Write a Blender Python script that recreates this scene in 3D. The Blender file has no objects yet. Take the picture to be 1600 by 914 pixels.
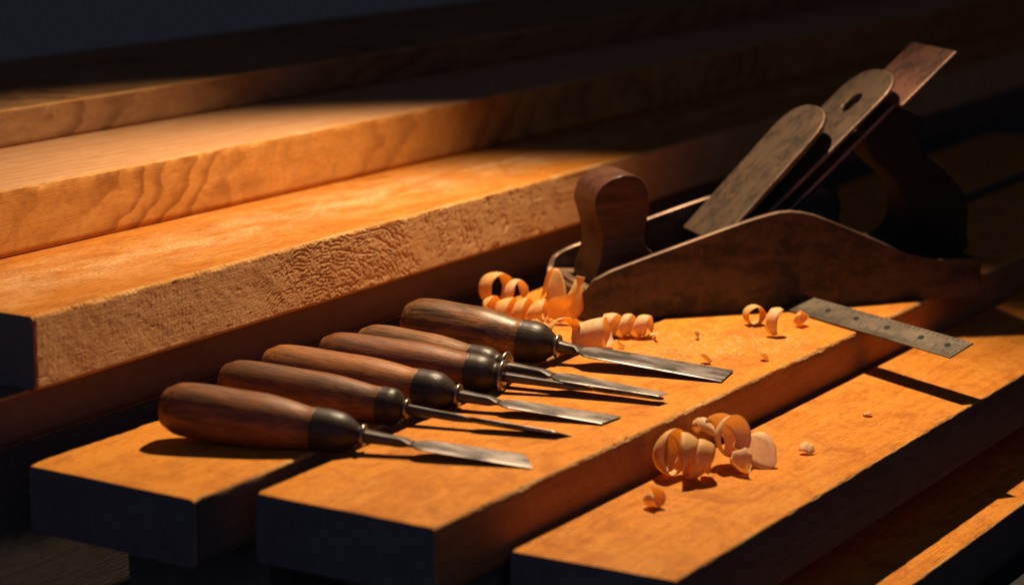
import bpy, bmesh, math, random
from mathutils import Vector, Matrix, Quaternion, noise

SC = bpy.context.scene
COL = SC.collection
R = math.radians
random.seed(7)

# ------------------------------------------------------------------ camera, world, lamps, exposure
CAM_H = .365
F_PX = 3600.0
PITCH = math.atan(757 / F_PX)
cd = bpy.data.cameras.new('camera')
cam = bpy.data.objects.new('camera', cd); COL.objects.link(cam)
cam.location = (0, 0, CAM_H)
cam.rotation_euler = (math.pi / 2 - PITCH, 0, 0)
cd.sensor_fit = 'HORIZONTAL'; cd.sensor_width = 36
cd.lens = F_PX * 36 / 1600
cd.clip_start = .02; cd.clip_end = 60
cd.dof.use_dof = True; cd.dof.focus_distance = 1.505; cd.dof.aperture_fstop = 5.6
SC.camera = cam

W = bpy.data.worlds.new('World'); SC.world = W; W.use_nodes = True
W.node_tree.nodes['Background'].inputs[0].default_value = (.0088, .0092, .0135, 1)
W.node_tree.nodes['Background'].inputs[1].default_value = 1.0

def aim(o, p):
    o.rotation_euler = (Vector(p) - o.location).to_track_quat('-Z', 'Y').to_euler()

sp = bpy.data.lights.new('workshop_lamp', 'SPOT')
sp.energy = 58; sp.color = (1, .75, .47); sp.shadow_soft_size = .011
sp.spot_size = R(79); sp.spot_blend = .78
lo = bpy.data.objects.new('workshop_lamp', sp); COL.objects.link(lo)
lo.location = (.10, 1.76, .78)
aim(lo, (-.005, 1.445, .0))

fl = bpy.data.lights.new('shadow_fill_light', 'AREA')  # added bluish fill to lift the shadows; no such source is seen
fl.shape = 'RECTANGLE'; fl.size = 3.2; fl.size_y = 2.4
fl.energy = 6.5; fl.color = (.45, .54, 1.0)
fo = bpy.data.objects.new('shadow_fill_light', fl); COL.objects.link(fo)
fo.location = (-.1, -1.1, 1.25); aim(fo, (0, 1.5, 0))

SC.view_settings.view_transform = 'Standard'
SC.view_settings.look = 'None'
SC.view_settings.exposure = 0
SC.view_settings.gamma = 1
SC.cycles.use_denoising = True
SC.cycles.max_bounces = 8
SC.cycles.caustics_reflective = False
SC.cycles.sample_clamp_indirect = 4

# ------------------------------------------------------------------ helpers
def at(u, v, z=0.0):
    """point of the height-z plane seen at pixel (u, v) of the 1600 px photograph"""
    cp, s = math.cos(PITCH), math.sin(PITCH)
    a, b = (u - 800) / F_PX, (457 - v) / F_PX
    d = Vector((a, cp + b * s, -s + b * cp))
    return Vector((0, 0, CAM_H)) + d * ((z - CAM_H) / d.z)

def link(name, me, mat=None, parent=None, smooth=False):
    o = bpy.data.objects.new(name, me); COL.objects.link(o)
    if mat is not None:
        for m in (mat if isinstance(mat, (list, tuple)) else [mat]): me.materials.append(m)
    if parent is not None: o.parent = parent
    if smooth:
        for p in me.polygons: p.use_smooth = True
    return o

def mesh(verts, faces, mats=None):
    me = bpy.data.meshes.new('mesh'); me.from_pydata([tuple(v) for v in verts], [], faces)
    bm = bmesh.new(); bm.from_mesh(me); bmesh.ops.recalc_face_normals(bm, faces=bm.faces); bm.to_mesh(me); bm.free()
    return me

def empty(name, loc, rot=None):
    o = bpy.data.objects.new(name, None); COL.objects.link(o); o.location = loc
    o.empty_display_size = .02
    if rot is not None:
        o.rotation_mode = 'QUATERNION'; o.rotation_quaternion = rot
    return o

def tag(o, label=None, cat=None, group=None, kind=None):
    if label: o['label'] = label
    if cat: o['category'] = cat
    if group: o['group'] = group
    if kind: o['kind'] = kind
    return o

def bevel(o, w, seg=2, ang=35):
    m = o.modifiers.new('bevel', 'BEVEL'); m.width = w; m.segments = seg
    m.limit_method = 'ANGLE'; m.angle_limit = R(ang)
    return o

def loft(sections, close_ends=True):
    n = len(sections[0]); vs = []; fs = []
    for s in sections: vs += s
    for i in range(len(sections) - 1):
        for j in range(n):
            k = (j + 1) % n
            fs.append((i * n + j, i * n + k, (i + 1) * n + k, (i + 1) * n + j))
    if close_ends:
        fs.append(tuple(range(n))[::-1]); fs.append(tuple((len(sections) - 1) * n + j for j in range(n)))
    return mesh(vs, fs)

def catmull(pts, n=6, closed=False):
    out = []; m = len(pts)
    for i in range(m if closed else m - 1):
        g = lambda k: Vector(pts[k % m] if closed else pts[max(0, min(m - 1, k))])
        p0, p1, p2, p3 = g(i - 1), g(i), g(i + 1), g(i + 2)
        for k in range(n):
            t = k / n
            out.append(.5 * ((2 * p1) + (p2 - p0) * t + (2 * p0 - 5 * p1 + 4 * p2 - p3) * t * t + (3 * p1 - p0 - 3 * p2 + p3) * t ** 3))
    if not closed: out.append(Vector(pts[-1]))
    return out

def lathe_x(prof, seg=40, flat=None):
    """surface of revolution round local x; prof = [(x, r)]"""
    secs = []
    for x, r in prof:
        secs.append([Vector((x, r * math.cos(2 * math.pi * k / seg), r * math.sin(2 * math.pi * k / seg))) for k in range(seg)])
    return loft(secs)

def lerp_table(tab, x):
    if x <= tab[0][0]: return tab[0][1]
    for (a, b), (c, d) in zip(tab, tab[1:]):
        if x <= c:
            t = (x - a) / (c - a); t = t * t * (3 - 2 * t) if False else t
            return b + (d - b) * t
    return tab[-1][1]

def ss(a, b, x):
    t = max(0, min(1, (x - a) / (b - a))); return t * t * (3 - 2 * t)

# ------------------------------------------------------------------ materials
class NT:
    def __init__(s, name):
        s.m = bpy.data.materials.new(name); s.m.use_nodes = True
        s.t = s.m.node_tree; s.t.nodes.clear()
        s.out = s.n('ShaderNodeOutputMaterial'); s.b = s.n('ShaderNodeBsdfPrincipled')
        s.l(s.b.outputs[0], s.out.inputs[0])
        s.tc = s.n('ShaderNodeTexCoord'); s.obj = s.tc.outputs['Object']
    def n(s, t, **k):
        x = s.t.nodes.new(t)
        for a, b in k.items(): setattr(x, a, b)
        return x
    def l(s, a, b): s.t.links.new(a, b)
    def put(s, sock, v):
        if hasattr(v, 'links') or hasattr(v, 'is_linked'): s.l(v, sock)
        else: sock.default_value = v
    def math(s, op, a, b=0.0, c=None, clamp=False):
        x = s.n('ShaderNodeMath', operation=op); x.use_clamp = clamp
        s.put(x.inputs[0], a); s.put(x.inputs[1], b)
        if c is not None: s.put(x.inputs[2], c)
        return x.outputs[0]
    def scale(s, vec, sc, loc=(0, 0, 0), rot=(0, 0, 0)):
        x = s.n('ShaderNodeMapping'); s.l(vec, x.inputs[0])
        x.inputs[1].default_value = loc; x.inputs[2].default_value = rot; x.inputs[3].default_value = sc
        return x.outputs[0]
    def noise(s, vec, scale, detail=4, rough=.55, dist=0.0, out=0):
        x = s.n('ShaderNodeTexNoise'); s.l(vec, x.inputs['Vector'])
        x.inputs['Scale'].default_value = scale; x.inputs['Detail'].default_value = detail
        x.inputs['Roughness'].default_value = rough; x.inputs['Distortion'].default_value = dist
        return x.outputs[out]
    def ramp(s, f, stops):
        x = s.n('ShaderNodeValToRGB'); s.l(f, x.inputs[0]); e = x.color_ramp.elements
        while len(e) < len(stops): e.new(.5)
        for i, (p, c) in enumerate(stops):
            e[i].position = p; e[i].color = (c, c, c, 1) if not isinstance(c, (tuple, list)) else (*c, 1)
        return x.outputs[0]
    def mix(s, f, a, b, mode='MIX'):
        x = s.n('ShaderNodeMix', data_type='RGBA', blend_type=mode)
        s.put(x.inputs[0], f)
        for i, v in ((6, a), (7, b)):
            if isinstance(v, (tuple, list)): x.inputs[i].default_value = (*v, 1) if len(v) == 3 else v
            else: s.l(v, x.inputs[i])
        return x.outputs[2]
    def bump(s, h, strength=.3, dist=.001, prev=None):
        x = s.n('ShaderNodeBump'); s.l(h, x.inputs['Height'])
        x.inputs['Strength'].default_value = strength; x.inputs['Distance'].default_value = dist
        if prev is not None: s.l(prev, x.inputs['Normal'])
        return x.outputs[0]
    def set(s, **k):
        for a, v in k.items():
            i = s.b.inputs[a.replace('_', ' ')]
            if isinstance(v, (tuple, list)): i.default_value = (*v, 1) if len(v) == 3 else v
            else: s.put(i, v)

def wood(name, light, dark, pale=None, cy=.02, cz=-.09, ky=0.0, kz=0.0, freq=900, ring=.5, warp=.02, fiber=.35,
         scuff=.0, rough=.70, bump=.25, fuzz=.0, off=(0, 0, 0), wx=3.0, kzz=1.0, curve=0.0, zc=-.022, fleck=.5, patch=False, band=None):
    """board wood: growth rings round a pith line near the board, fibres along x, blotches and pale scuffs"""
    s = NT(name)
    co = s.scale(s.obj, (1, 1, 1), off)
    sep = s.n('ShaderNodeSeparateXYZ'); s.l(co, sep.inputs[0]); x, y, z = sep.outputs
    low = s.scale(co, (wx, 9, 9))
    nc = s.noise(low, 1.0, 3, .5, 0, 1)
    sn = s.n('ShaderNodeSeparateColor'); s.l(nc, sn.inputs[0])
    dy = s.math('MULTIPLY', s.math('SUBTRACT', sn.outputs[0], .5), warp * 2)
    dz = s.math('MULTIPLY', s.math('SUBTRACT', sn.outputs[1], .5), warp * 2)
    yy = s.math('ADD', s.math('SUBTRACT', s.math('MULTIPLY_ADD', x, ky, y), cy), dy)
    zq = s.math('SUBTRACT', z, zc); zq = s.math('MULTIPLY', s.math('MULTIPLY', zq, zq), curve)
    zz = s.math('ADD', s.math('SUBTRACT', s.math('ADD', s.math('MULTIPLY_ADD', x, kz, s.math('MULTIPLY', z, kzz)), zq), cz), dz)
    r = s.math('SQRT', s.math('ADD', s.math('MULTIPLY', yy, yy), s.math('MULTIPLY', zz, zz)))
    rj = s.math('MULTIPLY_ADD', s.noise(s.scale(co, (30, 160, 160)), 1, 3), .0035, r)
    ph = s.math('MULTIPLY_ADD', s.noise(s.scale(co, (5.5, 14, 14), (7, 3, 1)), 1, 3, .6), 3.2 if patch else .6, s.math('MULTIPLY', rj, freq / 6.283))
    saw = s.math('FRACT', ph)
    rings = s.ramp(saw, [(0, .0), (.45, .15), (.82, 1), (.93, .85), (1, 0)])
    if patch: rings = s.math('MULTIPLY', rings, s.ramp(s.noise(s.scale(co, (4.5, 9, 9), patch), 1, 2, .5), [(.42, .08), (.58, 1)]))
    fib = s.noise(s.scale(co, (14, 520, 520)), 1, 3, .6)
    fib2 = s.noise(s.scale(co, (60, 1500, 1500)), 1, 2, .6)
    blot = s.noise(s.scale(co, (6, 22, 22)), 1, 5, .6, .6)
    f = s.math('MULTIPLY', rings, ring)
    f = s.math('ADD', f, s.math('MULTIPLY', s.math('SUBTRACT', fib, .5), fiber))
    f = s.math('ADD', f, s.math('MULTIPLY', s.math('SUBTRACT', blot, .5), .95), clamp=True)
    c = s.mix(f, light, dark)
    if pale is not None:
        sc1 = s.noise(s.scale(co, (18, 60, 60)), 1, 8, .78, .8)
        m = s.ramp(sc1, [(.47, 0), (.66, 1)])
        c = s.mix(s.math('MULTIPLY', m, scuff), c, pale)
    fz = s.noise(co, 900, 3, .75)
    fk = s.noise(s.scale(co, (150, 240, 240)), 1, 6, .78, .3)
    c = s.mix(s.math('MULTIPLY', s.ramp(fz, [(.5, 0), (.7, 1)]), .30 * fleck), c, dark)
    c = s.mix(s.math('MULTIPLY', s.ramp(fk, [(.50, 0), (.62, 1)]), .55 * fleck), c, dark)
    c = s.mix(s.math('MULTIPLY', s.ramp(fk, [(.30, 1), (.42, 0)]), .35 * fleck), c, pale or light)
    pr = s.noise(co, 1300, 2, .8)
    c = s.mix(s.math('MULTIPLY', s.ramp(pr, [(.60, 0), (.70, 1)]), .55 * fleck), c, (.16, .05, .012))
    sx = s.noise(s.scale(co, (35, 1100, 200), (2, 5, 1), (0, 0, .5)), 1, 2, .5)
    sm = s.ramp(s.noise(co, 16, 3, .6), [(.50, 0), (.62, 1)])
    c = s.mix(s.math('MULTIPLY', s.math('MULTIPLY', s.ramp(sx, [(.67, 0), (.72, 1)]), sm), .5 * fleck), c, (.22, .07, .015))
    bl = s.noise(s.scale(co, (26, 34, 34), (5, 2, 1)), 1, 6, .7, 1.2)
    c = s.mix(s.math('MULTIPLY', s.ramp(bl, [(.46, 0), (.66, 1)]), .75 * fleck), c, dark)
    if band:
        by, bw, bs = band
        yb = s.math('MULTIPLY_ADD', s.noise(s.scale(s.obj, (7, 3, 3)), 1, 3), .03, y)
        win = s.math('SUBTRACT', 1.0, s.math('ABSOLUTE', s.math('DIVIDE', s.math('SUBTRACT', yb, by), bw)), clamp=True)
        gr = s.ramp(s.noise(s.scale(s.obj, (420, 420, 420)), 1, 5, .8), [(.42, 0), (.60, 1)])
        pa = s.ramp(s.noise(s.scale(s.obj, (20, 50, 50), (1, 2, 0)), 1, 4, .65), [(.38, 0), (.62, 1)])
        c = s.mix(s.math('MULTIPLY', s.math('MULTIPLY', win, bs), s.math('MULTIPLY', gr, pa)), c, (.86, .62, .36))
    crk = s.noise(s.scale(co, (45, 900, 900), (.4, .1, .2)), 1, 3, .6)
    crm = s.ramp(s.noise(s.scale(co, (9, 40, 40), (3, 1, 2)), 1, 3, .6), [(.50, 0), (.62, 1)])
    crack = s.math('MULTIPLY', s.ramp(crk, [(.60, 0), (.66, 1)]), crm)
    c = s.mix(s.math('MULTIPLY', crack, .7 * fleck), c, (.10, .035, .012))
    h = s.math('ADD', s.math('MULTIPLY', fib, .7), s.math('MULTIPLY', fib2, .5))
    h = s.math('ADD', h, s.math('MULTIPLY', rings, -.25))
    h = s.math('ADD', h, s.math('MULTIPLY', fz, fuzz)); h = s.math('SUBTRACT', h, s.math('MULTIPLY', crack, 1.2))
    s.set(Base_Color=c, Roughness=s.math('MULTIPLY_ADD', fib, .25, rough - .1), Normal=s.bump(h, bump, .0008))
    s.b.inputs['Specular IOR Level'].default_value = .14
    return s

OR_L, OR_D = (.68, .255, .026), (.40, .115, .012)
M = {}
M['plank_a'] = wood('plank_orange', OR_L, OR_D, (.68, .32, .07), cz=-.12, freq=520, ring=.22, scuff=.35, fuzz=.8, fiber=.7, fleck=.95).m
M['plank_b'] = wood('plank_amber', (.70, .255, .024), OR_D, (.70, .33, .08), cy=.06, cz=-.15, freq=600, ring=.2, scuff=.45, fiber=.7, fleck=.95, fuzz=.9, off=(.7, .1, 0)).m
M['plank_c'] = wood('plank_sanded', (.66, .24, .026), (.36, .105, .012), (.62, .28, .07), cy=.03, cz=-.18, freq=700, ring=.25, scuff=.5, fiber=.7, fleck=.95, fuzz=.9, off=(1.7, .3, 0)).m
M['plank_top'] = wood('plank_scuffed', (.52, .18, .020), (.27, .075, .010), (.62, .31, .09), cy=.05, cz=-.10, ky=.05, freq=1000, ring=.28, scuff=.7, fuzz=1.2, off=(.2, .5, 0), band=(.585, .05, .75), fleck=.7).m
M['plank_pale'] = wood('plank_pale', (.55, .29, .14), (.42, .18, .065), (.62, .38, .22), cy=.02, cz=-.07, ky=.06, kz=.05, freq=420, ring=.45, warp=.03, scuff=.5, fuzz=.4, off=(.4, .9, 0)).m
M['plank_knot'] = wood('plank_figured', (.68, .30, .065), (.30, .10, .02), (.74, .40, .13), cy=-.03, cz=-.30, ky=.0, kz=.50, freq=330, ring=.80, warp=.034, scuff=.3, fuzz=.6, wx=7, kzz=-.15, curve=9.0, patch=(.3, .1, .2), zc=-.018).m
M['plank_back'] = wood('plank_streaked', (.44, .22, .09), (.16, .065, .028), (.56, .34, .15), cy=-.03, cz=-.2, kz=.42, freq=220, ring=.75, warp=.04, patch=(.9, .4, .2), scuff=.3, fuzz=.4, wx=6, kzz=-.9, off=(.3, 0, 0)).m
M['end'] = wood('shaded_end_grain', (.150, .135, .130), (.085, .076, .074), (.20, .18, .17), cy=.03, cz=-.06, freq=2200, ring=.5, scuff=.4, fuzz=1.0, bump=.4, rough=.85).m  # shade painted into the board ends that face away from the lamp
M['grey'] = wood('shaded_edge', (.13, .105, .090), (.075, .062, .056), (.17, .14, .11), freq=700, ring=.3, scuff=.3, fuzz=.8, rough=.85).m  # grey tone puts shade into the colour of unlit sides and bearers
M['plank_dside'] = wood('plank_shaded_side', (.44, .19, .075), (.24, .095, .04), (.52, .27, .12), cz=-.1, freq=500, ring=.2, scuff=.3, fuzz=.6, bump=.4).m  # duller than the board's top: shade painted into its unlit side
M['plank_side'] = wood('plank_shaded_brown', (.20, .125, .095), (.13, .08, .06), None, cz=-.1, freq=500, ring=.2, fuzz=.4).m  # shade under the board above is painted in as a greyed brown

def rough_face():
    s = wood('sawn_face', (.72, .40, .165), (.48, .235, .09), (.82, .53, .26), cy=0, cz=-.1, freq=300, ring=.12, scuff=.55, fuzz=1.2, bump=.6)
    n1 = s.noise(s.scale(s.obj, (1, 1, 1)), 420, 6, .7)
    n2 = s.noise(s.scale(s.obj, (260, 260, 900)), 1, 3, .6)
    n3 = s.noise(s.scale(s.obj, (900, 300, 160)), 1, 3, .6)
    h = s.math('ADD', n1, s.math('ADD', s.math('MULTIPLY', n2, .5), s.math('MULTIPLY', n3, .6)))
    prev = s.b.inputs['Normal'].links[0].from_socket
    s.set(Normal=s.bump(h, .6, .0006, prev), Roughness=.9)
    return s.m
M['sawn'] = rough_face()
M['edge'] = wood('fuzzy_edge', (.60, .28, .075), (.36, .14, .035), (.76, .46, .19), freq=500, ring=.1, scuff=.8, fuzz=1.4, bump=.5, rough=.8).m

def handle_wood(name, light, dark, grime, gr=.5, gloss=.46):
    s = NT(name)
    co = s.obj
    a = s.noise(s.scale(co, (14, 130, 130)), 1, 5, .65, .4)
    b = s.noise(s.scale(co, (60, 700, 700)), 1, 3, .6)
    g = s.noise(s.scale(co, (22, 60, 60), (.3, .2, .7)), 1, 6, .72, .5)
    sk = s.noise(s.scale(co, (90, 900, 900)), 1, 2, .5)
    f = s.math('ADD', s.math('MULTIPLY_ADD', a, 2.6, -.85), s.math('MULTIPLY_ADD', b, 1.2, -.6), clamp=True)
    c = s.mix(f, light, dark)
    c = s.mix(s.math('MULTIPLY', s.ramp(g, [(.44, 0), (.64, 1)]), gr), c, grime)
    c = s.mix(s.math('MULTIPLY', s.ramp(sk, [(.58, 0), (.68, 1)]), .6), c, grime)
    s.set(Base_Color=c, Roughness=s.math('MULTIPLY_ADD', g, .3, gloss - .08), Normal=s.bump(s.math('ADD', b, s.math('MULTIPLY', sk, -.8)), .35, .0005))
    s.b.inputs['Specular IOR Level'].default_value = .32
    return s.m

def steel(name, base, dark, rough=.38, rust=None, rs=.0, metal=.85, streak=True):
    s = NT(name)
    n1 = s.noise(s.scale(s.obj, (22, 60, 60)), 1, 7, .62, .4); n2 = s.noise(s.obj, 300, 5, .7)
    st = s.noise(s.scale(s.obj, (25, 1400, 1400)), 1, 2, .6)
    f = s.ramp(n1, [(.42, 0), (.58, 1)])
    c = s.mix(f, base, dark)
    if rust:
        c = s.mix(s.math('MULTIPLY', s.ramp(s.noise(s.obj, 95, 6, .75, .5), [(.46, 0), (.62, 1)]), rs), c, rust)
    c = s.mix(s.math('MULTIPLY', s.ramp(n2, [(.58, 0), (.74, 1)]), .35), c, dark)
    s.set(Base_Color=c, Metallic=metal, Roughness=s.math('ADD', s.math('MULTIPLY', n1, .22), s.math('MULTIPLY_ADD', st, .12, rough - .16)),
          Normal=s.bump(s.math('ADD', st, n2), .12, .0003))
    return s.m

M['collar'] = handle_wood('dark_collar', (.055, .032, .019), (.022, .014, .010), (.012, .01, .009), .5, .36)
M['steel'] = steel('blade_steel', (.34, .285, .265), (.060, .052, .050), .46, metal=.7)
M['steel_dark'] = steel('shank_steel', (.17, .145, .13), (.07, .06, .055), .48)
M['ferrule'] = steel('ferrule_metal', (.40, .34, .30), (.20, .16, .14), .30)
M['iron'] = steel('plane_iron', (.145, .100, .070), (.060, .044, .034), .48, (.21, .115, .062), .6, .6)
M['iron_red'] = steel('blade_rust', (.30, .14, .10), (.12, .06, .048), .46, (.34, .14, .08), .7, .5)
M['body'] = steel('plane_body', (.078, .048, .033), (.024, .017, .014), .52, (.125, .062, .030), .6, .3)
M['toe'] = steel('worn_toe', (.24, .13, .07), (.09, .05, .03), .5, (.30, .15, .06), .5, .2)
M['japan'] = steel('black_casting', (.022, .018, .016), (.010, .009, .009), .55, None, 0, .1)
M['worn'] = steel('worn_edge', (.30, .185, .125), (.15, .09, .06), .38, metal=.5)
M['knob'] = handle_wood('polished_knob', (.14, .058, .034), (.050, .021, .014), (.02, .01, .008), .35, .27)
M['tote'] = handle_wood('dark_tote', (.022, .014, .012), (.010, .008, .008), (.006, .005, .005), .5, .42)

def shaving_mat(name, col, tr):
    s = NT(name)
    g = s.noise(s.scale(s.obj, (350, 350, 350)), 1, 4, .65)
    g2 = s.noise(s.obj, 1500, 2, .6)
    c = s.mix(s.ramp(g, [(.35, 0), (.75, 1)]), col, tuple(x * y for x, y in zip(col, (.8, .68, .52))))
    c = s.mix(s.math('MULTIPLY', s.ramp(g2, [(.62, 0), (.72, 1)]), .35), c, (.35, .13, .04))
    s.set(Base_Color=c, Roughness=.6, Normal=s.bump(g2, .3, .0003))
    t = s.n('ShaderNodeBsdfTranslucent'); t.inputs[0].default_value = (*tr, 1)
    mx = s.n('ShaderNodeMixShader'); mx.inputs[0].default_value = .44
    s.l(s.b.outputs[0], mx.inputs[1]); s.l(t.outputs[0], mx.inputs[2]); s.l(mx.outputs[0], s.out.inputs[0])
    return s.m
M['shave'] = shaving_mat('shaving', (.96, .76, .42), (.98, .62, .18))
M['shave_o'] = shaving_mat('shaving_orange', (.95, .68, .26), (.98, .56, .08))
_d = NT('sawdust'); _d.set(Base_Color=(.92, .62, .34), Roughness=.9); M['dust'] = _d.m

def bench_mat():
    s = NT('bench_wood')
    s.set(Base_Color=s.mix(s.noise(s.scale(s.obj, (3, 40, 3)), 1, 5), (.014, .013, .014), (.010, .010, .011)), Roughness=.8)
    return s.m
def wall_mat():
    s = NT('dark_wall'); s.set(Base_Color=s.mix(s.noise(s.obj, 3, 4), (.03, .032, .045), (.02, .022, .032)), Roughness=.95); return s.m

# ------------------------------------------------------------------ setting
bt = link('bench_top', mesh([(-3, -.6, -.1265), (3, -.6, -.1265), (3, 2.62, -.1265), (-3, 2.62, -.1265), (-3, -.6, -.16), (3, -.6, -.16), (3, 2.62, -.16), (-3, 2.62, -.16)],
          [(0, 1, 2, 3), (4, 5, 6, 7), (0, 1, 5, 4), (1, 2, 6, 5), (2, 3, 7, 6), (3, 0, 4, 7)]), bench_mat())
tag(bt, kind='structure')

# ------------------------------------------------------------------ boards
def board(name, corner, ang, L, Wd, T, mat, label, group='stacked timber boards', cut=0.0, chip=.0006, r=.0016, x_fine=(0, .6), step=.006,
          side_fn=None, side_step=None, side_mat=None, seed=0, taper=0.0):
    """corner = front right top corner; local x runs along the board, y to the left/back, z up"""
    q = Quaternion((0, 0, 1), R(ang))
    # cross-section loop (y, z, tag)
    sec = []
    ns = int(T / side_step) if side_step else 8
    nt = 14
    for i in range(ns + 1):                                 # right face, bottom to top  (y = 0)
        t = i / ns; sec.append((0.0, -T + r + (T - 2 * r) * t, 'side', t))
    for k in range(1, 4):
        a = math.pi / 2 * k / 4; sec.append((r - r * math.cos(a), -r + r * math.sin(a), 'edge', 1))
    for i in range(nt + 1):
        t = (i / nt) ** 1.5; sec.append((r + (Wd - 2 * r) * t, 0.0, 'top', t))
    for k in range(1, 4):
        a = math.pi / 2 * k / 4; sec.append((Wd - r + r * math.sin(a), -r + r * math.cos(a), 'edge', 1))
    for i in range(5):
        sec.append((Wd, -r - (T - 2 * r) * i / 4, 'back', 0))
    sec.append((Wd - r, -T, 'bot', 0)); sec.append((r, -T, 'bot', 0))
    xs = []; x = 0.0
    while x < L:
        xs.append(x); x += step if x_fine[0] <= x <= x_fine[1] else .03
    xs.append(L)
    xs = [0.0, .0008] + [v for v in xs if v > .002]
    secs = []
    for x in xs:
        row = []
        e = ss(0, .0009, x) * .0 + (0 if x > .0008 else .0009)
        for (y, z, tg, t) in sec:
            yy, zz = y, z
            p = Vector((x * 60 + seed, y * 200, z * 200 + seed * 2))
            if tg == 'edge':
                nz = .7 * noise.noise(Vector((x * 340 + seed, y * 120, z * 120))) + .6 * noise.noise(Vector((x * 110, seed, z * 40))) + .6 * noise.noise(Vector((x * 900, seed, z * 500)))
                d = max(0, nz) * chip + .5 * chip * noise.noise(p)
                yy += d if y < Wd / 2 else -d; zz -= d
            elif tg == 'side':
                if side_fn: yy += side_fn(x, z)
                else: yy += .0002 * noise.noise(Vector((x * 40 + seed, 0, z * 150)))
            elif tg == 'top':
                zz += .00025 * noise.noise(Vector((x * 12 + seed, y * 30, 0)))
            xc = x + (cut * (y / Wd) if x < .05 else 0) * (1 - ss(0, .05, x))
            yy += taper * (y / Wd) * min(1, x / .45)
            if e: yy = yy + (e if y < Wd / 2 else -e) * .6; zz = zz + (-e if z > -T / 2 else e) * .6
            rag = .0006 * noise.noise(Vector((y * 260 + seed, z * 260, 3.3))) if x < .002 else 0
            row.append(Vector((xc + rag, yy, zz)))
        secs.append(row)
    me = loft(secs)
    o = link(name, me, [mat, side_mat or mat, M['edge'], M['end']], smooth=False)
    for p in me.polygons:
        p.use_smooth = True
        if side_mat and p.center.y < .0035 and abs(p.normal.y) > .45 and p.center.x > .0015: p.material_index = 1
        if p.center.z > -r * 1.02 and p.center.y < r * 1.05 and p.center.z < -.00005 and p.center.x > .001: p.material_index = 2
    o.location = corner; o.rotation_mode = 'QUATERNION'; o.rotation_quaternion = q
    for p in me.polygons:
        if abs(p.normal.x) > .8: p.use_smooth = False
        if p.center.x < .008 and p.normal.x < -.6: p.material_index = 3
    tag(o, label, 'board', group)
    return o

def vat(x, z, px=.30, pz=-.022):
    return math.hypot(x - px, (z - pz))

def sawn_fn(x, z):
    # torn, hairy sawn edge: general roughness, curved tear-out round a knot, vertical saw strokes farther on
    n = noise.noise
    g = .00016 * n(Vector((x * 160, z * 220, 1))) + .00012 * n(Vector((x * 480, z * 600, 2))) + .0003 * n(Vector((x * 50, z * 60, 4)))
    dx, dz = x - .27, z + .052
    dx += .010 * n(Vector((x * 26, z * 50, 21))); dz += .003 * n(Vector((x * 60, z * 90, 22)))
    rr = math.hypot(dx * .40, dz)
    w = .0022 * n(Vector((x * 40, z * 70, 7))) + .0008 * n(Vector((x * 150, z * 200, 6)))
    m = ss(-.075, .02, dx) * (1 - ss(.115, .140, dx))
    here = ss(-.12, .25, n(Vector((x * 34, z * 70, 23))) + .30 * m)
    th = math.atan2(dz, dx * .42)
    ph = (rr + w) / .0023 + .45 * n(Vector((x * 70, z * 90, 51)))
    l1 = ss(.35, 1, math.sin(2 * math.pi * ph) + .35 * n(Vector((x * 500, z * 500, 52))))
    pres = ss(-.12, .22, n(Vector(((rr + w) * 330, th * 7, 3))))
    l2 = ss(.45, 1, math.sin(2 * math.pi * ph * 2.3)) * ss(.0, .3, n(Vector(((rr + w) * 520, th * 22, 13))))
    g += m * here * (.0010 * l1 * pres + .0006 * l2)
    g += m * .00030 * n(Vector((x * 380, z * 520, 61)))
    v = ss(.39, .43, x) * ss(-.2, .3, n(Vector((x * 60, z * 60, 33))))
    g += v * .0007 * ss(.80, 1, 1 - abs(n(Vector((x * 190, z * 45, 5))) * 1.8))
    g += v * .0003 * ss(.80, 1, 1 - abs(n(Vector((x * 120, z * 330, 15))) * 1.8))
    pit = n(Vector((x * 70, z * 330, 11)))
    g += (1 - .8 * m) * .0004 * max(0, pit - .48) * 2
    g += .000035 * ss(-.1, .3, n(Vector((x * 24, z * 30, 72)))) * math.sin(x * 2 * math.pi / .0043 + 7 * n(Vector((x * 30, z * 20, 71)))) * (1 - .8 * m)
    return g

KX = .300
def off(corner, ang, dx, dy, z):
    a = R(ang); return Vector((corner[0] + dx * math.cos(a) - dy * math.sin(a), corner[1] + dx * math.sin(a) + dy * math.cos(a), z))

ANG = 58.0
zA, zB, zC = .0755, .1205, .1485
A0 = Vector((-.2786, 1.3089, zA)); AA = 59.0
board('timber_board', A0, AA, 2.4, .30, .0455, M['plank_top'], 'thick orange board with a rough torn sawn edge, beside the chisel handles',
      side_fn=sawn_fn, side_step=.0007, step=.0007, x_fine=(0, .62), side_mat=M['sawn'], chip=.0013, r=.0022, seed=3, cut=.004)
# a shorter fine part only where the photo sees it: see x_fine
B0 = at(0, 406, zA); 
d58 = Vector((math.cos(R(58)), math.sin(R(58)), 0))
board('timber_board', (B0 - d58 * .12) * 1.0 + Vector((0, 0, zB - zA)), 58, 2.6, .42, zB - zA - .0002, M['plank_pale'], 'thick board with wavy figured edge and pale pinkish top, second step of the stack',
      side_mat=M['plank_knot'], chip=.0009, step=.003, x_fine=(0, .9), seed=9, side_step=.004)
C0 = at(0, 233, zB)
board('timber_board', (C0 - d58 * .15) + Vector((0, 0, zC - zB)), 58, 2.6, .24, zC - zB - .0002, M['plank_back'], 'thin streaky board on top at the back, half in darkness',
      chip=.0006, step=.006, x_fine=(0, .8), seed=12)
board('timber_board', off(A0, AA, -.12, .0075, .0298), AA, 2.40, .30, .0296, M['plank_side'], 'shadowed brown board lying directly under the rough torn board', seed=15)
board('timber_board', off(A0, AA, -.16, .012, -.0004), AA, 2.45, .28, .126, M['grey'], 'lowest dark board beneath the back stack of timber', seed=18)
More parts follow.
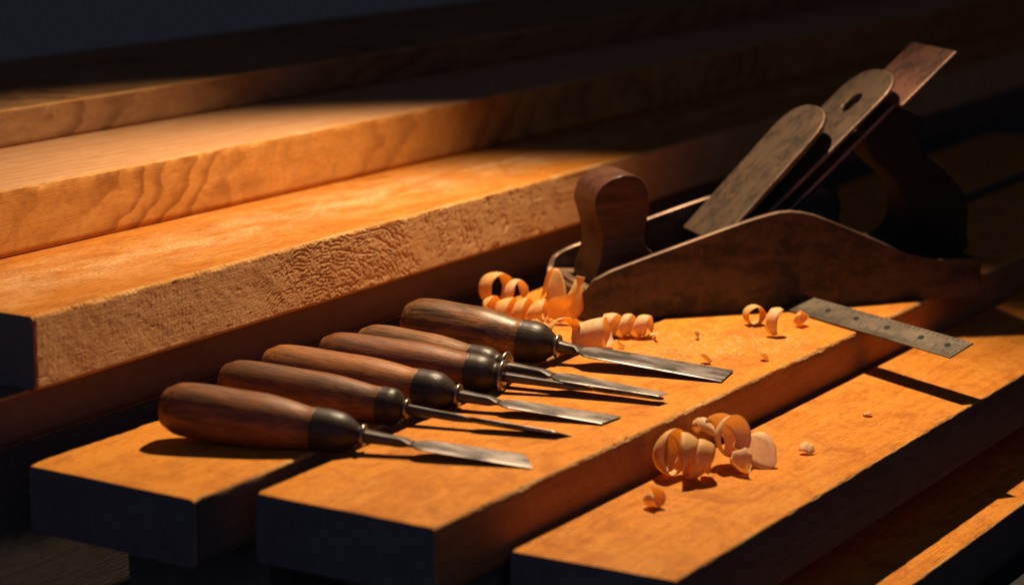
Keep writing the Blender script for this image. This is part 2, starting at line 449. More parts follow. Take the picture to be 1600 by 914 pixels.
LFR = at(304, 780, 0)
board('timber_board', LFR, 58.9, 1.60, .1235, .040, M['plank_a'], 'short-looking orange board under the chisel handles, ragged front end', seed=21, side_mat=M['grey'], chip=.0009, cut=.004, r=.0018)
DFR = at(680, 824, 0)
board('timber_board', DFR, 57.9, 2.42, .1186, .040, M['plank_b'], 'orange board carrying the chisel blades and the curled shavings', seed=24, chip=.0012, r=.0020, step=.0012, taper=.0185, side_mat=M['plank_dside'])
zE = -.029
EFR = at(1057, 906, zE)
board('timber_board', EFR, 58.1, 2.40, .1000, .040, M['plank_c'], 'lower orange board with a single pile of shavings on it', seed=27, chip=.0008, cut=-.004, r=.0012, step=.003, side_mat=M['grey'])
zF = -.0900
FFR = at(1425, 914, zF)
dF = Vector((math.cos(R(58)), math.sin(R(58)), 0))
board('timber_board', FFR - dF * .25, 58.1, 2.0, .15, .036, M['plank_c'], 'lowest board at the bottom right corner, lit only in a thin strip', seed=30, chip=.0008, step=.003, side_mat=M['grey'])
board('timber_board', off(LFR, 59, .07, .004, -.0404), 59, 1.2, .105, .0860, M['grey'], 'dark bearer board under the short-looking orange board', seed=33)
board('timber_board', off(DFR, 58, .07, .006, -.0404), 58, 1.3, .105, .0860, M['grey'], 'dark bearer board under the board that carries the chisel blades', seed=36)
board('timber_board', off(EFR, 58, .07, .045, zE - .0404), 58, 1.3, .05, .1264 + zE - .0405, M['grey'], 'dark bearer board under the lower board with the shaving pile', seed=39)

# ------------------------------------------------------------------ chisels
def rect_sec(x, hw, ht, zc=0.0, ch=.35, yo=0.0, top=None):
    """8-point chamfered section; top = narrower half width at the top (bevel-edge)"""
    tw = top if top is not None else hw
    c = min(hw, ht) * ch
    return [Vector((x, yo + hw, zc - ht + c)), Vector((x, yo + hw, zc + ht - c - (hw - tw) * .35)), Vector((x, yo + tw - c * .6, zc + ht)), Vector((x, yo - tw + c * .6, zc + ht)),
            Vector((x, yo - hw, zc + ht - c - (hw - tw) * .35)), Vector((x, yo - hw, zc - ht + c)), Vector((x, yo - hw + c, zc - ht)), Vector((x, yo + hw - c, zc - ht))]

def chisel(butt, tip, joint, ring, sh, Rm, Rj, Rb, Rr, w0, w1, th, skew, mat, label, roll=0, shank=(.0042, .0034), butt_r=.8, tip_z=.0012, blade_mat='steel', seed=0, thick_end=None):
    B = at(*butt); T = at(*tip, tip_z)
    ax = (T - B); Ln = ax.length; ax.normalize()
    y = Vector((0, 0, 1)).cross(ax).normalized(); z = ax.cross(y)
    rot = Matrix((ax, y, z)).transposed().to_quaternion() @ Quaternion((1, 0, 0), R(roll))
    root = empty('wood_chisel', B, rot)
    tag(root, label, 'chisel', 'wood chisels laid in a row')
    j, g, s = joint * Ln, ring * Ln, sh * Ln
    # handle: rounded butt, fat towards the butt, slimmer at the collar
    prof = [(0, .0004), (.0006, Rm * butt_r * .45), (.0022, Rm * butt_r * .78), (.0055, Rm * butt_r * .95), (.011, Rm * (butt_r * .4 + .6)), (.020, Rm * .985), (j * .32, Rm),
            (j * .5, Rm * .985), (j * .68, Rm * .9 + Rj * .1), (j * .84, Rm * .45 + Rj * .55), (j * .95, Rj * 1.0), (j, Rj)]
    pp = catmull([Vector((a, b, 0)) for a, b in prof], 4)
    me = lathe_x([(v.x, max(.0003, v.y)) for v in pp], 48)
    for v in me.vertices:
        d = 1 + .012 * noise.noise(Vector((v.co.x * 30 + seed, v.co.y * 60, v.co.z * 60)))
        v.co.y *= d; v.co.z *= d
    link('handle', me, mat, root, True)
    cl = g - j
    prof = [(j, Rj * .8), (j + .0002, Rj * 1.02), (j + .0012, Rj * 1.035), (j + cl * .2, Rj * .98 + Rb * .05), (j + cl * .42, Rb), (j + cl * .62, Rb * .90), (j + cl * .8, Rb * .62 + Rr * .1), (j + cl * .93, Rr * .98), (g - .0006, Rr * .92)]
    pp = catmull([Vector((a, b, 0)) for a, b in prof], 5)
    link('collar', lathe_x([(v.x, v.y) for v in pp], 48), M['collar'], root, True)
    f = Rr
    prof = [(g - .0016, f * .7), (g - .0016, f * .98), (g - .0008, f * 1.16), (g + .0002, f * 1.22), (g + .0012, f * 1.14), (g + .0016, f * .98), (g + .0016, f * .5)]
    link('ferrule', lathe_x(prof, 40), M['ferrule'], root, True)
    # shank
    a, b = shank
    n = 12; secs = []
    for i in range(n + 1):
        t = i / n; x = g - .001 + (s - g + .001) * t
        hw = a + (b - a) * ss(0, .55, t)
        flare = ss(.72, 1, t)
        hw2 = hw + (w0 * .5 * .50 - hw) * flare
        ht = hw * .82 * (1 - flare) + th * .40 * flare
        secs.append(rect_sec(x, hw2, ht, -.0003 * t, .45))
    link('shank', loft(secs), M['steel_dark'] if blade_mat != 'steel_light' else M['steel'], root, True)
    secs = []; n = 18
    sl = min(.009, (Ln - s) * .2)
    for i in range(n + 1):
        t = i / n; x = s + (Ln - s) * t
        d = x - s
        hw = (w0 + (w1 - w0) * t) * .5 * (.50 + .50 * ss(-.3 * sl, sl, d) ** .8 if d > 0 else .50)
        ht = th * .40 * (1 - .40 * t)
        if t > .95: ht = th * .32 * (1 - t) / .05 + .00020
        sec = rect_sec(x, hw, ht, 0, .25, 0, hw * .93)
        for v in sec: v.x += skew * (v.y / max(w1, .001)) * ss(.75, 1, t)
        secs.append(sec)
    # flat ground underside stays straight
    bl = link('blade', loft(secs), M['steel'], root, False)
    bevel(bl, .0002, 2, 30)
    return root

hw_orange = handle_wood('handle_orange', (.48, .165, .036), (.11, .038, .013), (.05, .022, .012), .45)
hw_red = handle_wood('handle_red', (.34, .105, .027), (.065, .026, .012), (.04, .018, .012), .6)
hw_ochre = handle_wood('handle_ochre', (.40, .155, .042), (.065, .031, .014), (.03, .018, .012), .75)
hw_dark = handle_wood('handle_dark', (.34, .14, .045), (.022, .014, .012), (.018, .013, .012), .85, .33)
hw_near = handle_wood('handle_tan', (.36, .120, .034), (.062, .027, .013), (.05, .022, .014), .45)
hw_mid = handle_wood('handle_brown', (.32, .108, .030), (.060, .026, .012), (.03, .016, .012), .6)

chisel((252, 634, .0205), (826, 720), .425, .557, .695, .0166, .0125, .0125, .0058, .0205, .0240, .0014, -.010, hw_near,
       'tan-handled chisel lying nearest the camera, with a bright slanted blade', seed=1)
chisel((344, 592, .0185), (886, 680), .474, .548, .735, .0145, .0112, .0115, .0054, .0110, .0120, .0036, .012, hw_mid,
       'slim chisel with narrow dark blade, second in the row from the front', roll=-24, seed=2, shank=(.0036, .0029))
chisel((411, 570, .0185), (956, 656), .452, .570, .690, .0158, .0128, .0130, .0062, .0190, .0215, .0015, .007, hw_orange,
       'bright orange-handled chisel, third in the row from the front', seed=3)
chisel((499, 549, .0185), (1037, 623), .440, .540, .80, .0150, .0122, .0124, .0090, .0055, .0050, .0024, .0, hw_red,
       'reddish-handled chisel with a thin round shank, its blade hidden under its neighbour', seed=4, shank=(.0034, .0026), tip_z=.0022)
chisel((560, 533, .0185), (1037, 617), .381, .497, .655, .0138, .0108, .0110, .0085, .0215, .0095, .0015, .003, hw_ochre,
       'ochre streaked chisel with tapering pointed blade, tucked beside the dark worn one', seed=5, tip_z=.0055, shank=(.0040, .0036))
chisel((630, 499, .0215), (1137, 587), .375, .487, .560, .0178, .0136, .0138, .0066, .0285, .0320, .0015, .0, hw_dark,
       'dark worn chisel with the widest flat blade, farthest back in the row', seed=6, shank=(.0048, .0036))

# ------------------------------------------------------------------ hand plane
PSI = 17.0
PO = Vector((.0528, 1.6295, .0003))
plane = empty('hand_plane', PO, Quaternion((0, 0, 1), R(PSI)))
tag(plane, 'old bench plane with rusty sides and long protruding irons, standing on the orange boards', 'plane')
PW = .10
prof = [(0, .020), (.006, .0305), (.02, .037), (.047, .0452), (.0915, .0583), (.115, .0652), (.135, .0705), (.150, .0733), (.163, .0738), (.178, .0705), (.195, .0635), (.2316, .0480), (.2553, .0365), (.275, .0310), (.300, .0295), (.3225, .0285)]
# plan path of the outer wall, from near heel round the toe to the far heel
path = [(.3225 - .002, .0)]
k = .30
xs = [.318, .31, .30, .28, .26, .25, .24, .225, .21, .20, .19, .18, .17, .16, .15, .14, .13, .12, .11, .10, .09, .08, .07, .06, .05, .04, .034, .028, .023, .018, .0145]
path = [(x, 0) for x in xs]
rc = .013
for i in range(1, 10):
    a = math.pi / 2 * i / 10; path.append((rc - rc * math.sin(a), .012 - .012 * math.cos(a)))
path += [(0, .012 + (PW - .024) * t) for t in (0, .2, .4, .6, .8, 1)]
for i in range(9, 0, -1):
    a = math.pi / 2 * i / 10; path.append((rc - rc * math.sin(a), PW - .012 + .012 * math.cos(a)))
path += [(x, PW) for x in xs[::-1]]
secs = []
for i, (a, s_) in enumerate(path):
    p0 = Vector(path[max(0, i - 1)]); p1 = Vector(path[min(len(path) - 1, i + 1)])
    t = (p1 - p0).normalized(); nrm = Vector((-t.y, t.x))            # outward is right-hand side
    inn = -nrm if (Vector((a, s_)) - nrm * .01 - Vector((.15, .05))).length < (Vector((a, s_)) + nrm * .01 - Vector((.15, .05))).length else nrm
    h = lerp_table(prof, a)
    edge = min(s_, PW - s_)
    if a < rc: h = min(h, .0232 + .0095 * ss(.0015, .0075, a))
    th = .0042
    P = Vector((a, s_))
    row = [(P, .0), (P, h - .0009), (P + inn * .0009, h), (P + inn * (th - .0009), h), (P + inn * th, h - .0009), (P + inn * th, .0)]
    secs.append([Vector((q.x, q.y, z)) for q, z in row])
sh = link('side_wall', loft(secs), [M['body'], M['worn']], plane, True)
for p in sh.data.polygons:
    p.use_smooth = abs(p.normal.z) < .3
    if p.normal.z > .3: p.material_index = 1
m = sh.modifiers.new('edge', 'EDGE_SPLIT'); m.split_angle = R(40)

def prism(outline, s0, s1, name, mat, parent, bev=.0, smooth=False):
    """outline in (along, up), extruded across the plane from s0 to s1"""
    n = len(outline)
    vs = [Vector((a, s0, z)) for a, z in outline] + [Vector((a, s1, z)) for a, z in outline]
    fs = [tuple(range(n)), tuple(range(n, 2 * n))] + [(i, (i + 1) % n, (i + 1) % n + n, i + n) for i in range(n)]
    o = link(name, mesh(vs, fs), mat, parent)
    if bev: bevel(o, bev, 4, 30)
    if smooth:
        for p in o.data.polygons: p.use_smooth = abs(p.normal.y) < .5
    return o
prism([(.012, .001), (.3205, .001), (.3205, .0065), (.012, .0065)], .0045, PW - .0045, 'sole', M['japan'], plane)
prism([(.0036, .0066), (.050, .0066), (.048, .0185), (.020, .0215), (.0036, .0226)], .009, PW - .009, 'toe_deck', M['toe'], plane, .0008)
prism([(.250, .0066), (.3215, .0066), (.3215, .0272), (.252, .0272)], .0046, PW - .0046, 'heel_block', M['japan'], plane, .001)
frog = [(.118, .0066), (.135, .034), (.196, .087), (.204, .084), (.215, .05), (.228, .0066)]
prism(frog, .026, .074, 'frog', M['japan'], plane, .0015)
# tapered deck triangle just behind the knob
prism([(.052, .0066), (.075, .0066), (.070, .034), (.060, .036)], .030, .070, 'cross_rib', M['body'], plane, .001)

def plate(name, p0, p1, s0, s1, th, mat, rounded=True, hole=None, round_bottom=0.0, lap=None):
    """flat iron lying in the slope from p0 to p1 (along, up of its top face); rounded top end"""
    d = Vector((p1[0] - p0[0], p1[1] - p0[1])); Ln = d.length; d.normalize(); n = Vector((-d.y, d.x))
    hw = (s1 - s0) / 2; sc = (s0 + s1) / 2
    out = [(0, -hw), ]
    if rounded:
        rl = hw * .80
        for i in range(17):
            a = -math.pi / 2 + math.pi * i / 16
            ca, sa = math.cos(a), math.sin(a)
            out.append((Ln - rl + rl * (abs(ca) ** .8), hw * (abs(sa) ** .85) * (1 if sa > 0 else -1)))
    elif lap:
        out += [(lap, -hw)] if False else []
        out = [(0, -hw), (Ln, -hw), (Ln, hw)]
    else:
        out += [(Ln, -hw), (Ln, hw)]
    out.append((0, hw))
    bm = bmesh.new()
    def V(u, w, t):
        q = Vector(p0) + d * u + n * t
        return bm.verts.new((q.x, sc + w, q.y))
    top = [V(u, w, 0) for u, w in out]; bot = [V(u, w, -th) for u, w in out]
    N = len(out)
    for i in range(N): bm.faces.new((top[i], top[(i + 1) % N], bot[(i + 1) % N], bot[i]))
    if hole:
        hu, hr, hl = hole; K = 24
        ring = []
        for i in range(K):
            a = 2 * math.pi * i / K
            ring.append((hu + hr * math.cos(a) + (hl / 2 if math.cos(a) > 0 else -hl / 2), hr * math.sin(a)))
        rt = [V(u, w, 0) for u, w in ring]; rb = [V(u, w, -th) for u, w in ring]
        for i in range(K): bm.faces.new((rt[i], rt[(i + 1) % K], rb[(i + 1) % K], rb[i]))
        for loop, rr in ((top, rt), (bot, rb)):
            ed = [bm.edges.get((loop[i], loop[(i + 1) % N])) for i in range(N)] + [bm.edges.get((rr[i], rr[(i + 1) % K])) for i in range(K)]
            bmesh.ops.triangle_fill(bm, use_beauty=True, edges=ed)
    else:
        bm.faces.new(top); bm.faces.new(bot)
    bmesh.ops.recalc_face_normals(bm, faces=bm.faces)
    me = bpy.data.meshes.new('plate'); bm.to_mesh(me); bm.free()
    o = link(name, me, [mat, M['worn']], plane)
    bevel(o, min(.0011, th * .36), 2, 50).modifiers['bevel'].material = 1
    return o
# blade (lowest), cap iron, lever cap (top)
plate('blade', (.2539, .1464), (.2985, .1862), .0145, .0880, .0030, M['iron_red'], rounded=False)
plate('blade', (.118, .0225), (.2545, .1466), .026, .074, .0028, M['iron_red'], rounded=False)
plate('cap_iron', (.120, .0454), (.2565, .1693), .0142, .0870, .0030, M['iron'], hole=(.149, .0085, .003))
plate('lever_cap', (.1085, .0495), (.2008, .1440), .0142, .0870, .0042, M['iron'])
# block and screw between cap iron and lever cap
prism([(.150, .0745), (.172, .0935), (.162, .1020), (.141, .0815)], .040, .060, 'lever_cap_screw', M['japan'], plane, .001)
prism([(.212, .100), (.240, .1245), (.236, .1290), (.208, .1050)], .036, .064, 'blade_clamp', M['japan'], plane, .001)
prism([(.120, .0250), (.160, .0600), (.150, .069), (.112, .0365)], .030, .070, 'blade_bed', M['japan'], plane, .001)
# front knob: a flat-sided shaped grip on a spreading foot
kn = [(.0150, .0170), (.0180, .0290), (.0215, .0410), (.0225, .0540), (.0195, .0680), (.0165, .0800), (.0200, .0920), (.0300, .0992), (.0420, .1016), (.0520, .0988), (.0578, .0900), (.0588, .0760), (.0565, .0620), (.0560, .0500), (.0630, .0420), (.0740, .0345), (.0840, .0250), (.0880, .0170)]
ol = [(v.x, v.y) for v in catmull([Vector((a, b, 0)) for a, b in kn], 5)]
ko = prism(ol, .0275, .0760, 'front_knob', M['knob'], plane, 0, True)
bevel(ko, .0075, 6, 60)
# rear tote
tote = [(.2424, .1233), (.2400, .1350), (.2470, .1440), (.2600, .1460), (.2780, .1400), (.2950, .1320), (.2935, .1245), (.2900, .1160), (.3000, .1030), (.3140, .0915), (.3290, .0760), (.3350, .0600), (.3345, .0430), (.3300, .0260),
        (.2560, .0260), (.2575, .0340), (.2640, .0400), (.2745, .0480), (.2790, .0600), (.2765, .0780), (.2650, .0920), (.2510, .1040)]
ol = [(v.x, v.y) for v in catmull([Vector((a - .010, b, 0)) for a, b in tote], 4, True)]
t_ = prism(ol, .0355, .0645, 'rear_handle', M['tote'], plane, 0, True)
bevel(t_, .009, 5, 60)
# depth wheel and lateral lever
wh = lathe_x([(0, .002), (0, .0095), (.001, .0105), (.006, .0105), (.007, .0095), (.007, .002)], 28); wh.transform(Matrix.Translation((.2120, .050, .066)))
link('adjusting_wheel', wh, M['japan'], plane, True)
prism([(.207, .060), (.212, .060), (.2200, .0800), (.2160, .0830), (.2110, .0815)], .046, .054, 'adjusting_lever', M['japan'], plane, .001)

# ------------------------------------------------------------------ steel rule
def rule():
    q0 = at(1484, 560, .001); q1 = at(1524, 542, .001); q2 = at(1203, 477, .001)
    ax = (q2 - q0); ax.z = 0; Ln = ax.length + .02; ax.normalize()
    y = Vector((0, 0, 1)).cross(ax)
    wd = .0215
    sg = 1 if (q1 - q0).dot(y) > 0 else -1
    Ln = .250
    bm = bmesh.new()
    skew = -.0005
    def quad(x0, x1, y0, y1, z, mi):
        sk = lambda x, yy: x
        vs = [bm.verts.new((x0, y0 * sg, z)), bm.verts.new((x1, y0 * sg, z)), bm.verts.new((x1, y1 * sg, z)), bm.verts.new((x0, y1 * sg, z))]
        f = bm.faces.new(vs); f.material_index = mi; return f
    T = .0011
    c = [(0, 0), (Ln, 0), (Ln, wd), (skew, wd)]
    b = [bm.verts.new((x, yy * sg, -T)) for x, yy in c]; t = [bm.verts.new((x, yy * sg, 0)) for x, yy in c]
    bm.faces.new(b); bm.faces.new(t)
    for i in range(4): bm.faces.new((b[i], b[(i + 1) % 4], t[(i + 1) % 4], t[i]))
    e = .00006; i = 0; x = .002
    while x < Ln - .002:
        ln = .0075 if i % 8 == 0 else (.0052 if i % 4 == 0 else .0036)
        quad(x, x + .0008, .0004, .0004 + ln * 1.15, e, 1)
        if x > abs(skew) + .004 and i % 2 == 0: quad(x, x + .0008, wd - .0006 - ln * .6, wd - .0006, e, 1)
        x += .0025; i += 1
    # numeral-sized recessed ovals along the middle
    for (u, v) in [(1482, 541), (1441, 529), (1392, 513), (1344, 499), (1296, 487), (1248, 473)]:
        P = at(u, v, .005) - q0; cx, cy_ = P.dot(ax), wd * .55
        vs = []
        for k in range(20):
            a = 2 * math.pi * k / 20
            # long axis of the slot lies across the picture like the rule's own marks
            vs.append(bm.verts.new((cx + .0030 * math.cos(a) + .0010 * math.sin(a), (cy_ + .0026 * math.sin(a)) * sg, e)))
        f = bm.faces.new(vs); f.material_index = 1
    bmesh.ops.recalc_face_normals(bm, faces=[f for f in bm.faces if f.material_index == 0])
    for f in bm.faces:
        if f.material_index == 1 and f.normal.z < 0: f.normal_flip()
    me = bpy.data.meshes.new('rule'); bm.to_mesh(me); bm.free()
    mark = NT('rule_marks'); mark.set(Base_Color=(.006, .006, .006), Roughness=.9)
    o = link('steel_rule', me, [steel('rule_steel', (.13, .098, .068), (.065, .050, .036), .6, (.16, .11, .07), .5, .5), mark.m])
    o.location = q0 + Vector((0, 0, .0008)); o.rotation_mode = 'QUATERNION'
    o.rotation_quaternion = Matrix((ax, y, Vector((0, 0, 1)))).transposed().to_quaternion() @ Quaternion((1, 0, 0), R(21 * sg))
    tag(o, 'worn steel rule with fine graduations, overhanging the board edge beside the plane', 'ruler')
rule()

# ------------------------------------------------------------------ shavings
def rib_mesh(fn, n=90, m=5, th=.00014):
    """ribbon surface fn(t, v) with thickness; t along 0..1, v across -1..1"""
    g = [[fn(i / n, -1 + 2 * j / m) for j in range(m + 1)] for i in range(n + 1)]
    def nrm(i, j):
        a = g[min(n, i + 1)][j] - g[max(0, i - 1)][j]; b = g[i][min(m, j + 1)] - g[i][max(0, j - 1)]
        c = a.cross(b); return c.normalized() if c.length > 1e-12 else Vector((0, 0, 1))
    vs = []; 
    for side in (1, -1):
        for i in range(n + 1):
            for j in range(m + 1): vs.append(g[i][j] + nrm(i, j) * th * .5 * side)
    K = (n + 1) * (m + 1); id_ = lambda i, j, s: s * K + i * (m + 1) + j
    fs = []
    for i in range(n):
        for j in range(m):
            fs.append((id_(i, j, 0), id_(i + 1, j, 0), id_(i + 1, j + 1, 0), id_(i, j + 1, 0)))
            fs.append((id_(i, j, 1), id_(i, j + 1, 1), id_(i + 1, j + 1, 1), id_(i + 1, j, 1)))
    for i in range(n):
        fs.append((id_(i, 0, 0), id_(i, 0, 1), id_(i + 1, 0, 1), id_(i + 1, 0, 0)))
        fs.append((id_(i, m, 0), id_(i + 1, m, 0), id_(i + 1, m, 1), id_(i, m, 1)))
    for j in range(m):
        fs.append((id_(0, j, 0), id_(0, j + 1, 0), id_(0, j + 1, 1), id_(0, j, 1)))
        fs.append((id_(n, j, 0), id_(n, j, 1), id_(n, j + 1, 1), id_(n, j + 1, 0)))
    me = bpy.data.meshes.new('shaving'); me.from_pydata([tuple(v) for v in vs], [], fs)
    for p in me.polygons: p.use_smooth = True
    return me

def curl(px, py, ground, axis, r0, r1, turns, width, pitch, label, mat='shave', a0=0.0, tilt=0.0, taper=(.12, .12), seed=0, lift=0.0, cone=0.0, cat='shaving', squash=1.0, petal=0.0, cup=.10, grp='curled wood shavings', name='wood_shaving', n=None):
    """helical curl; axis = (heading in degrees on the board, rise in degrees)"""
    rnd = random.Random(seed)
    base = at(px, py, ground)
    h, e = R(axis[0]), R(axis[1])
    ax = Vector((math.cos(h) * math.cos(e), math.sin(h) * math.cos(e), math.sin(e)))
    u = ax.cross(Vector((0, 0, 1))); u = u.normalized() if u.length > .01 else Vector((1, 0, 0)); w = u.cross(ax).normalized() * -1
    if w.z < 0: w = -w
    tot = pitch * turns
    def fn(t, v):
        th = R(a0) + t * turns * 2 * math.pi
        r = r0 + (r1 - r0) * t + .06 * r0 * noise.noise(Vector((t * 4, seed, 0)))
        e0 = min(1, (t / taper[0]) ** .6 if taper[0] else 1, ((1 - t) / taper[1]) ** .6 if taper[1] else 1)
        wv = width * .5 * max(.08, e0) * (1 + .12 * noise.noise(Vector((t * 9, seed + 5, v))))
        if petal: wv *= .80 + .20 * math.sin(2 * math.pi * (t * turns / petal) + seed)
        rr = r * (1 + cone * v - cup * v * v) + .00030 * noise.noise(Vector((t * 14, v * 1.5, seed))) + .00012 * noise.noise(Vector((t * 60, v * 3, seed)))
        adv = (t - .5) * tot + v * wv
        tl = v * wv * tilt
        return ax * adv + (u * math.cos(th + tl / r) + w * math.sin(th + tl / r) * squash) * rr
    N = n or int(max(24, 48 * turns))
    me = rib_mesh(fn, N)
    zmin = min(v.co.z for v in me.vertices)
    o = link(name, me, M[mat]); o.location = (base.x, base.y, ground - zmin + .0002 + lift)
    tag(o, label, cat, grp)
    return o

def strip(pts, widths, wdir, label, mat='shave_o', seed=0, ground=0, px=None, grp='curled wood shavings'):
    """ribbon along a 3D curve; wdir = list of width directions"""
    P = catmull(pts, 10); Wd = catmull([Vector(w) for w in wdir], 10); ws = catmull([Vector((w, 0, 0)) for w in widths], 10)
    n = len(P) - 1
    def fn(t, v):
        f = t * n; i = min(n - 1, int(f)); k = f - i
        p = P[i].lerp(P[i + 1], k); d = Wd[i].lerp(Wd[i + 1], k).normalized(); w = max(.0003, ws[i].lerp(ws[i + 1], k).x)
        return p + d * v * w * .5
    me = rib_mesh(fn, n, 5)
    c = Vector((P[0].x, P[0].y, 0))
    zmin = min(v.co.z for v in me.vertices)
    me.transform(Matrix.Translation(-c + Vector((0, 0, 0))))
    o = link('wood_shaving', me, M[mat]); o.location = (c.x, c.y, ground - zmin + .0002)
    tag(o, label, 'shaving', grp)
    return o

# behind the dark chisel
curl(806, 512, 0, (-8, 0), .0105, .0090, 3.6, .0150, .0120, 'long coiled shaving lying behind the dark chisel handle', 'shave_o', a0=20, tilt=.6, seed=1, petal=1.3, cone=.16)
curl(777, 492, 0, (-50, 6), .0122, .0114, 1.15, .0150, .004, 'round open loop of shaving standing at the left end of the heap', 'shave_o', a0=-100, tilt=.1, seed=2, lift=.0075)
curl(806, 492, 0, (-35, 4), .0095, .0100, .8, .0085, .003, 'small arched shaving standing beside the round open loop', 'shave', a0=-70, seed=3, lift=.0075)
b = at(862, 502, 0)
strip([b + Vector((-.030, .014, .001)), b + Vector((-.018, .012, .006)), b + Vector((-.006, .010, .017)), b + Vector((-.0005, .008, .034)), b + Vector((.003, .004, .0375)), b + Vector((.0035, .000, .026)), b + Vector((.002, -.003, .010)), b + Vector((-.006, -.006, .0015)), b + Vector((-.026, -.006, .003))],
      [.004, .008, .009, .006, .004, .013, .015, .012, .008], [(.2, .9, .3), (.2, .9, .3), (.5, .7, .3), (.9, .3, 0), (1, 0, 0), (1, .1, 0), (1, .1, 0), (.5, .9, .1), (.1, .9, .5)],
      'tall pointed shaving folded upright in front of the board face', 'shave_o', 4)
b = at(893, 508, 0)
strip([b + Vector((-.014, .004, .002)), b + Vector((-.010, .003, .012)), b + Vector((-.002, .0, .018)), b + Vector((.0045, .001, .0245)), b + Vector((.0065, .002, .0335))], [.014, .0165, .008, .003, .007],
      [(1, .2, -.6), (1, .2, -.5), (.8, .1, -.5), (.4, .1, .1), (.9, .1, -.2)], 'thin twisted shaving with a raised tip touching the toe of the plane', 'shave_o', 5)
b = at(899, 500, 0)
strip([b + Vector((-.008, -.002, .001)), b + Vector((-.002, -.003, .012)), b + Vector((.001, .0, .024)), b + Vector((.0005, .003, .030))], [.014, .016, .009, .002], [(1, 0, 0), (1, .1, -.3), (1, .1, .1), (1, 0, 0)],
      'broad leaf-shaped shaving leaning against the front of the plane', 'shave_o', 6)
curl(880, 548, 0, (-70, 8), .0122, .0108, 1.15, .0130, .003, 'large translucent ring of shaving just behind the dark chisel collar', 'shave_o', a0=140, seed=7, cone=.12)
curl(846, 524, 0, (-15, 0), .0200, .0230, .35, .0130, .004, 'flat bowed shaving lying under the heap', 'shave_o', a0=-140, seed=8)
curl(924, 546, 0, (-6, 10), .0108, .0096, .92, .0230, .006, 'wide speckled roll of shaving beside the shank of the dark chisel', 'shave', a0=-60, tilt=.2, seed=9, taper=(0, .1), cone=.14)
curl(977, 527, 0, (-6, 0), .0086, .0076, 3.1, .0118, .0118, 'tight pale corkscrew shaving in front of the plane side', 'shave', a0=200, tilt=.35, seed=10, petal=1.4, taper=(.03, .05))
# right-hand curls on the same board
curl(1178, 508, 0, (-68, 0), .0078, .0070, 1.25, .0100, .002, 'small ring-shaped shaving by the plane, left of the steel rule', 'shave_o', a0=150, seed=11)
curl(1213, 524, 0, (-30, -4), .0105, .0098, .52, .0090, .002, 'arched shaving standing on edge between the ring and the steel rule', 'shave', a0=-75, seed=12)
curl(1250, 510, 0, (-50, 20), .0062, .0052, .8, .0085, .005, 'little twisted shaving touching the edge of the steel rule', 'shave_o', a0=120, tilt=.5, seed=13)
# crumbs
CR = 'tiny wood chips on the upper board'
for k, (u, v, w, l) in enumerate([(1019, 530, .0050, 'pale chip right of the corkscrew shaving'), (1031, 533, .0040, 'smallest pale crumb right of the corkscrew shaving'), (1096, 530, .0042, 'flat pale crumb midway between corkscrew and ring shavings'),
                                 (1107, 567, .0062, 'upright square chip just behind the wide blade tip'), (1197, 562, .0050, 'small triangular chip near the board edge'), (975, 543, .0030, 'tiny crumb under the corkscrew shaving')]):
    curl(u, v, 0, (20 + 50 * k, 10 + 9 * k), .0046, .0040, .30, w * 1.35, .001, l, 'shave', a0=60 + 40 * k, seed=20 + k, grp=CR, name='wood_chip', cat='wood chip')
# pile on the lower board
curl(1047, 742, zE, (-34, 8), .0145, .0115, 1.5, .0110, .0085, 'shadowed round loop at the left end of the pile on the lower board', 'shave_o', a0=150, tilt=.3, seed=30, petal=1.1, cone=.16, cup=.10, grp='shavings piled on the lower board')
curl(1088, 748, zE, (6, -8), .0150, .0100, 1.8, .0125, .0105, 'broad barrel-shaped curl in the middle of the pile on the lower board', 'shave_o', a0=-30, tilt=.35, seed=31, petal=.9, cone=-.14, cup=.10, grp='shavings piled on the lower board')
curl(1136, 728, zE, (-38, 18), .0135, .0095, 1.75, .0115, .0095, 'highest curl on the right half of the pile on the lower board', 'shave', a0=60, tilt=.3, seed=32, petal=1.0, cone=.22, cup=.12, grp='shavings piled on the lower board', lift=.006)
curl(1108, 722, zE, (30, 25), .0150, .0160, .42, .0100, .004, 'pointed upright strip sticking out of the pile top', 'shave', a0=30, seed=33, cup=.2, taper=(.3, .4), grp='shavings piled on the lower board', lift=.014)
curl(1160, 738, zE, (-20, -10), .0095, .0085, .6, .0130, .004, 'small cupped curl low on the right of the pile', 'shave', a0=200, seed=34, cup=.2, cone=.2, grp='shavings piled on the lower board')
b = at(1186, 728, zE)
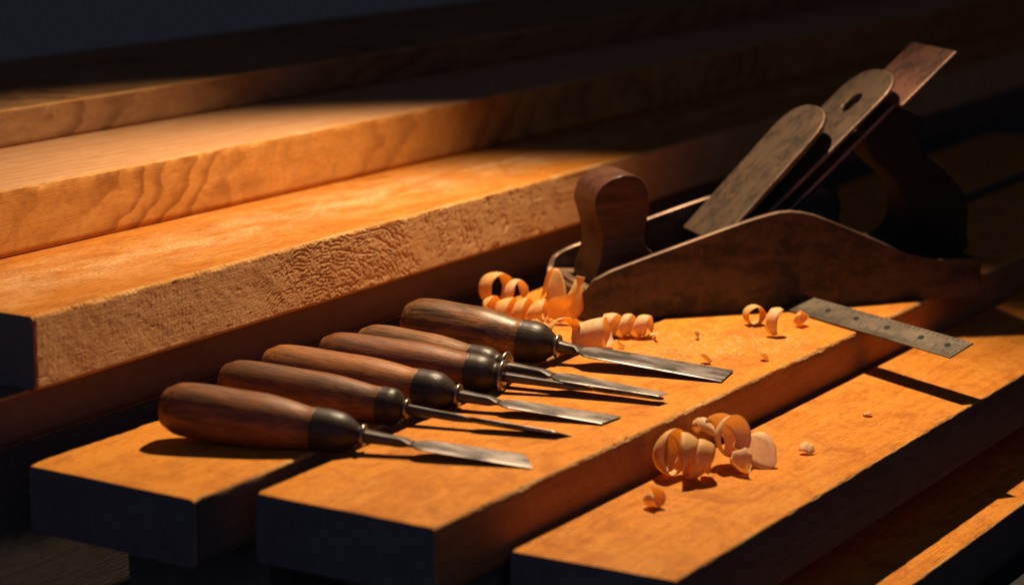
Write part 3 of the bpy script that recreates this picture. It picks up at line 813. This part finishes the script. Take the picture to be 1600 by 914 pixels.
strip([b + Vector((-.011, .008, .010)), b + Vector((-.006, .005, .0105)), b + Vector((0, .001, .0085)), b + Vector((.006, -.003, .0045)), b + Vector((.0095, -.006, .0005))], [.003, .017, .023, .018, .003],
      [(.5, .5, .75), (.45, .55, .75), (.45, .6, .75), (.45, .6, .7), (.45, .6, .7)], 'pale oval shaving leaning at the right end of the pile', 'shave', 35, zE, grp='shavings piled on the lower board')
CE = 'loose chips on the lower board'
curl(1021, 793, zE, (-50, 10), .0062, .0050, .85, .0100, .003, 'small curled chip in front of the pile on the lower board', 'shave_o', a0=100, seed=40, grp=CE, name='wood_chip', cat='wood chip')
curl(1258, 706, zE, (60, 30), .0085, .0080, .22, .0085, .001, 'pale curved chip right of the pile on the lower board', 'shave', a0=30, seed=41, grp=CE, name='wood_chip', cat='wood chip')
curl(1358, 650, zE, (10, 15), .0060, .0050, .20, .0060, .001, 'tiny orange chip alone near the far edge of the lower board', 'shave_o', a0=60, seed=42, grp=CE, name='wood_chip', cat='wood chip')

# fine dust
def dust(name, n, fn, z, label):
    vs = []; fs = []
    rnd = random.Random(5)
    c = None
    for i in range(n):
        u, v = fn(rnd); P = at(u, v, z)
        if c is None: c = Vector((P.x, P.y, z))
        s = .00022 + .0011 * rnd.random() ** 6 + .0003 * rnd.random() ** 3; a = rnd.random() * 6.28
        k = len(vs); d = Vector((math.cos(a), math.sin(a), 0)); e = Vector((-d.y, d.x, 0))
        q = P - c
        vs += [q + d * s, q - d * s * .8 + e * s * .6, q - d * s * .6 - e * s * .5, q + Vector((0, 0, s * .35))]
        fs += [(k, k + 1, k + 2), (k, k + 1, k + 3), (k + 1, k + 2, k + 3), (k + 2, k, k + 3)]
    o = link(name, mesh(vs, fs), M['dust']); o.location = c + Vector((0, 0, .0003))
    tag(o, label, name, kind='stuff')
def d_fn(r):
    while True:
        t = r.random()
        u = 980 + 260 * t + r.gauss(0, 45); v = 545 + r.gauss(0, 16) - 20 * (t - .5)
        if 960 < u < 1290 and 505 < v < 592 - (u - 1150) * .36 * (u > 1150): return u, v
dust('sawdust', 2300, d_fn, 0.0, 'fine pale sawdust scattered between the shavings and the board edge')
def a_fn(r):
    t = r.random() ** .8
    return 80 + 620 * t + r.gauss(0, 20), 500 - .235 * (80 + 620 * t) - 24 + r.gauss(0, 8)
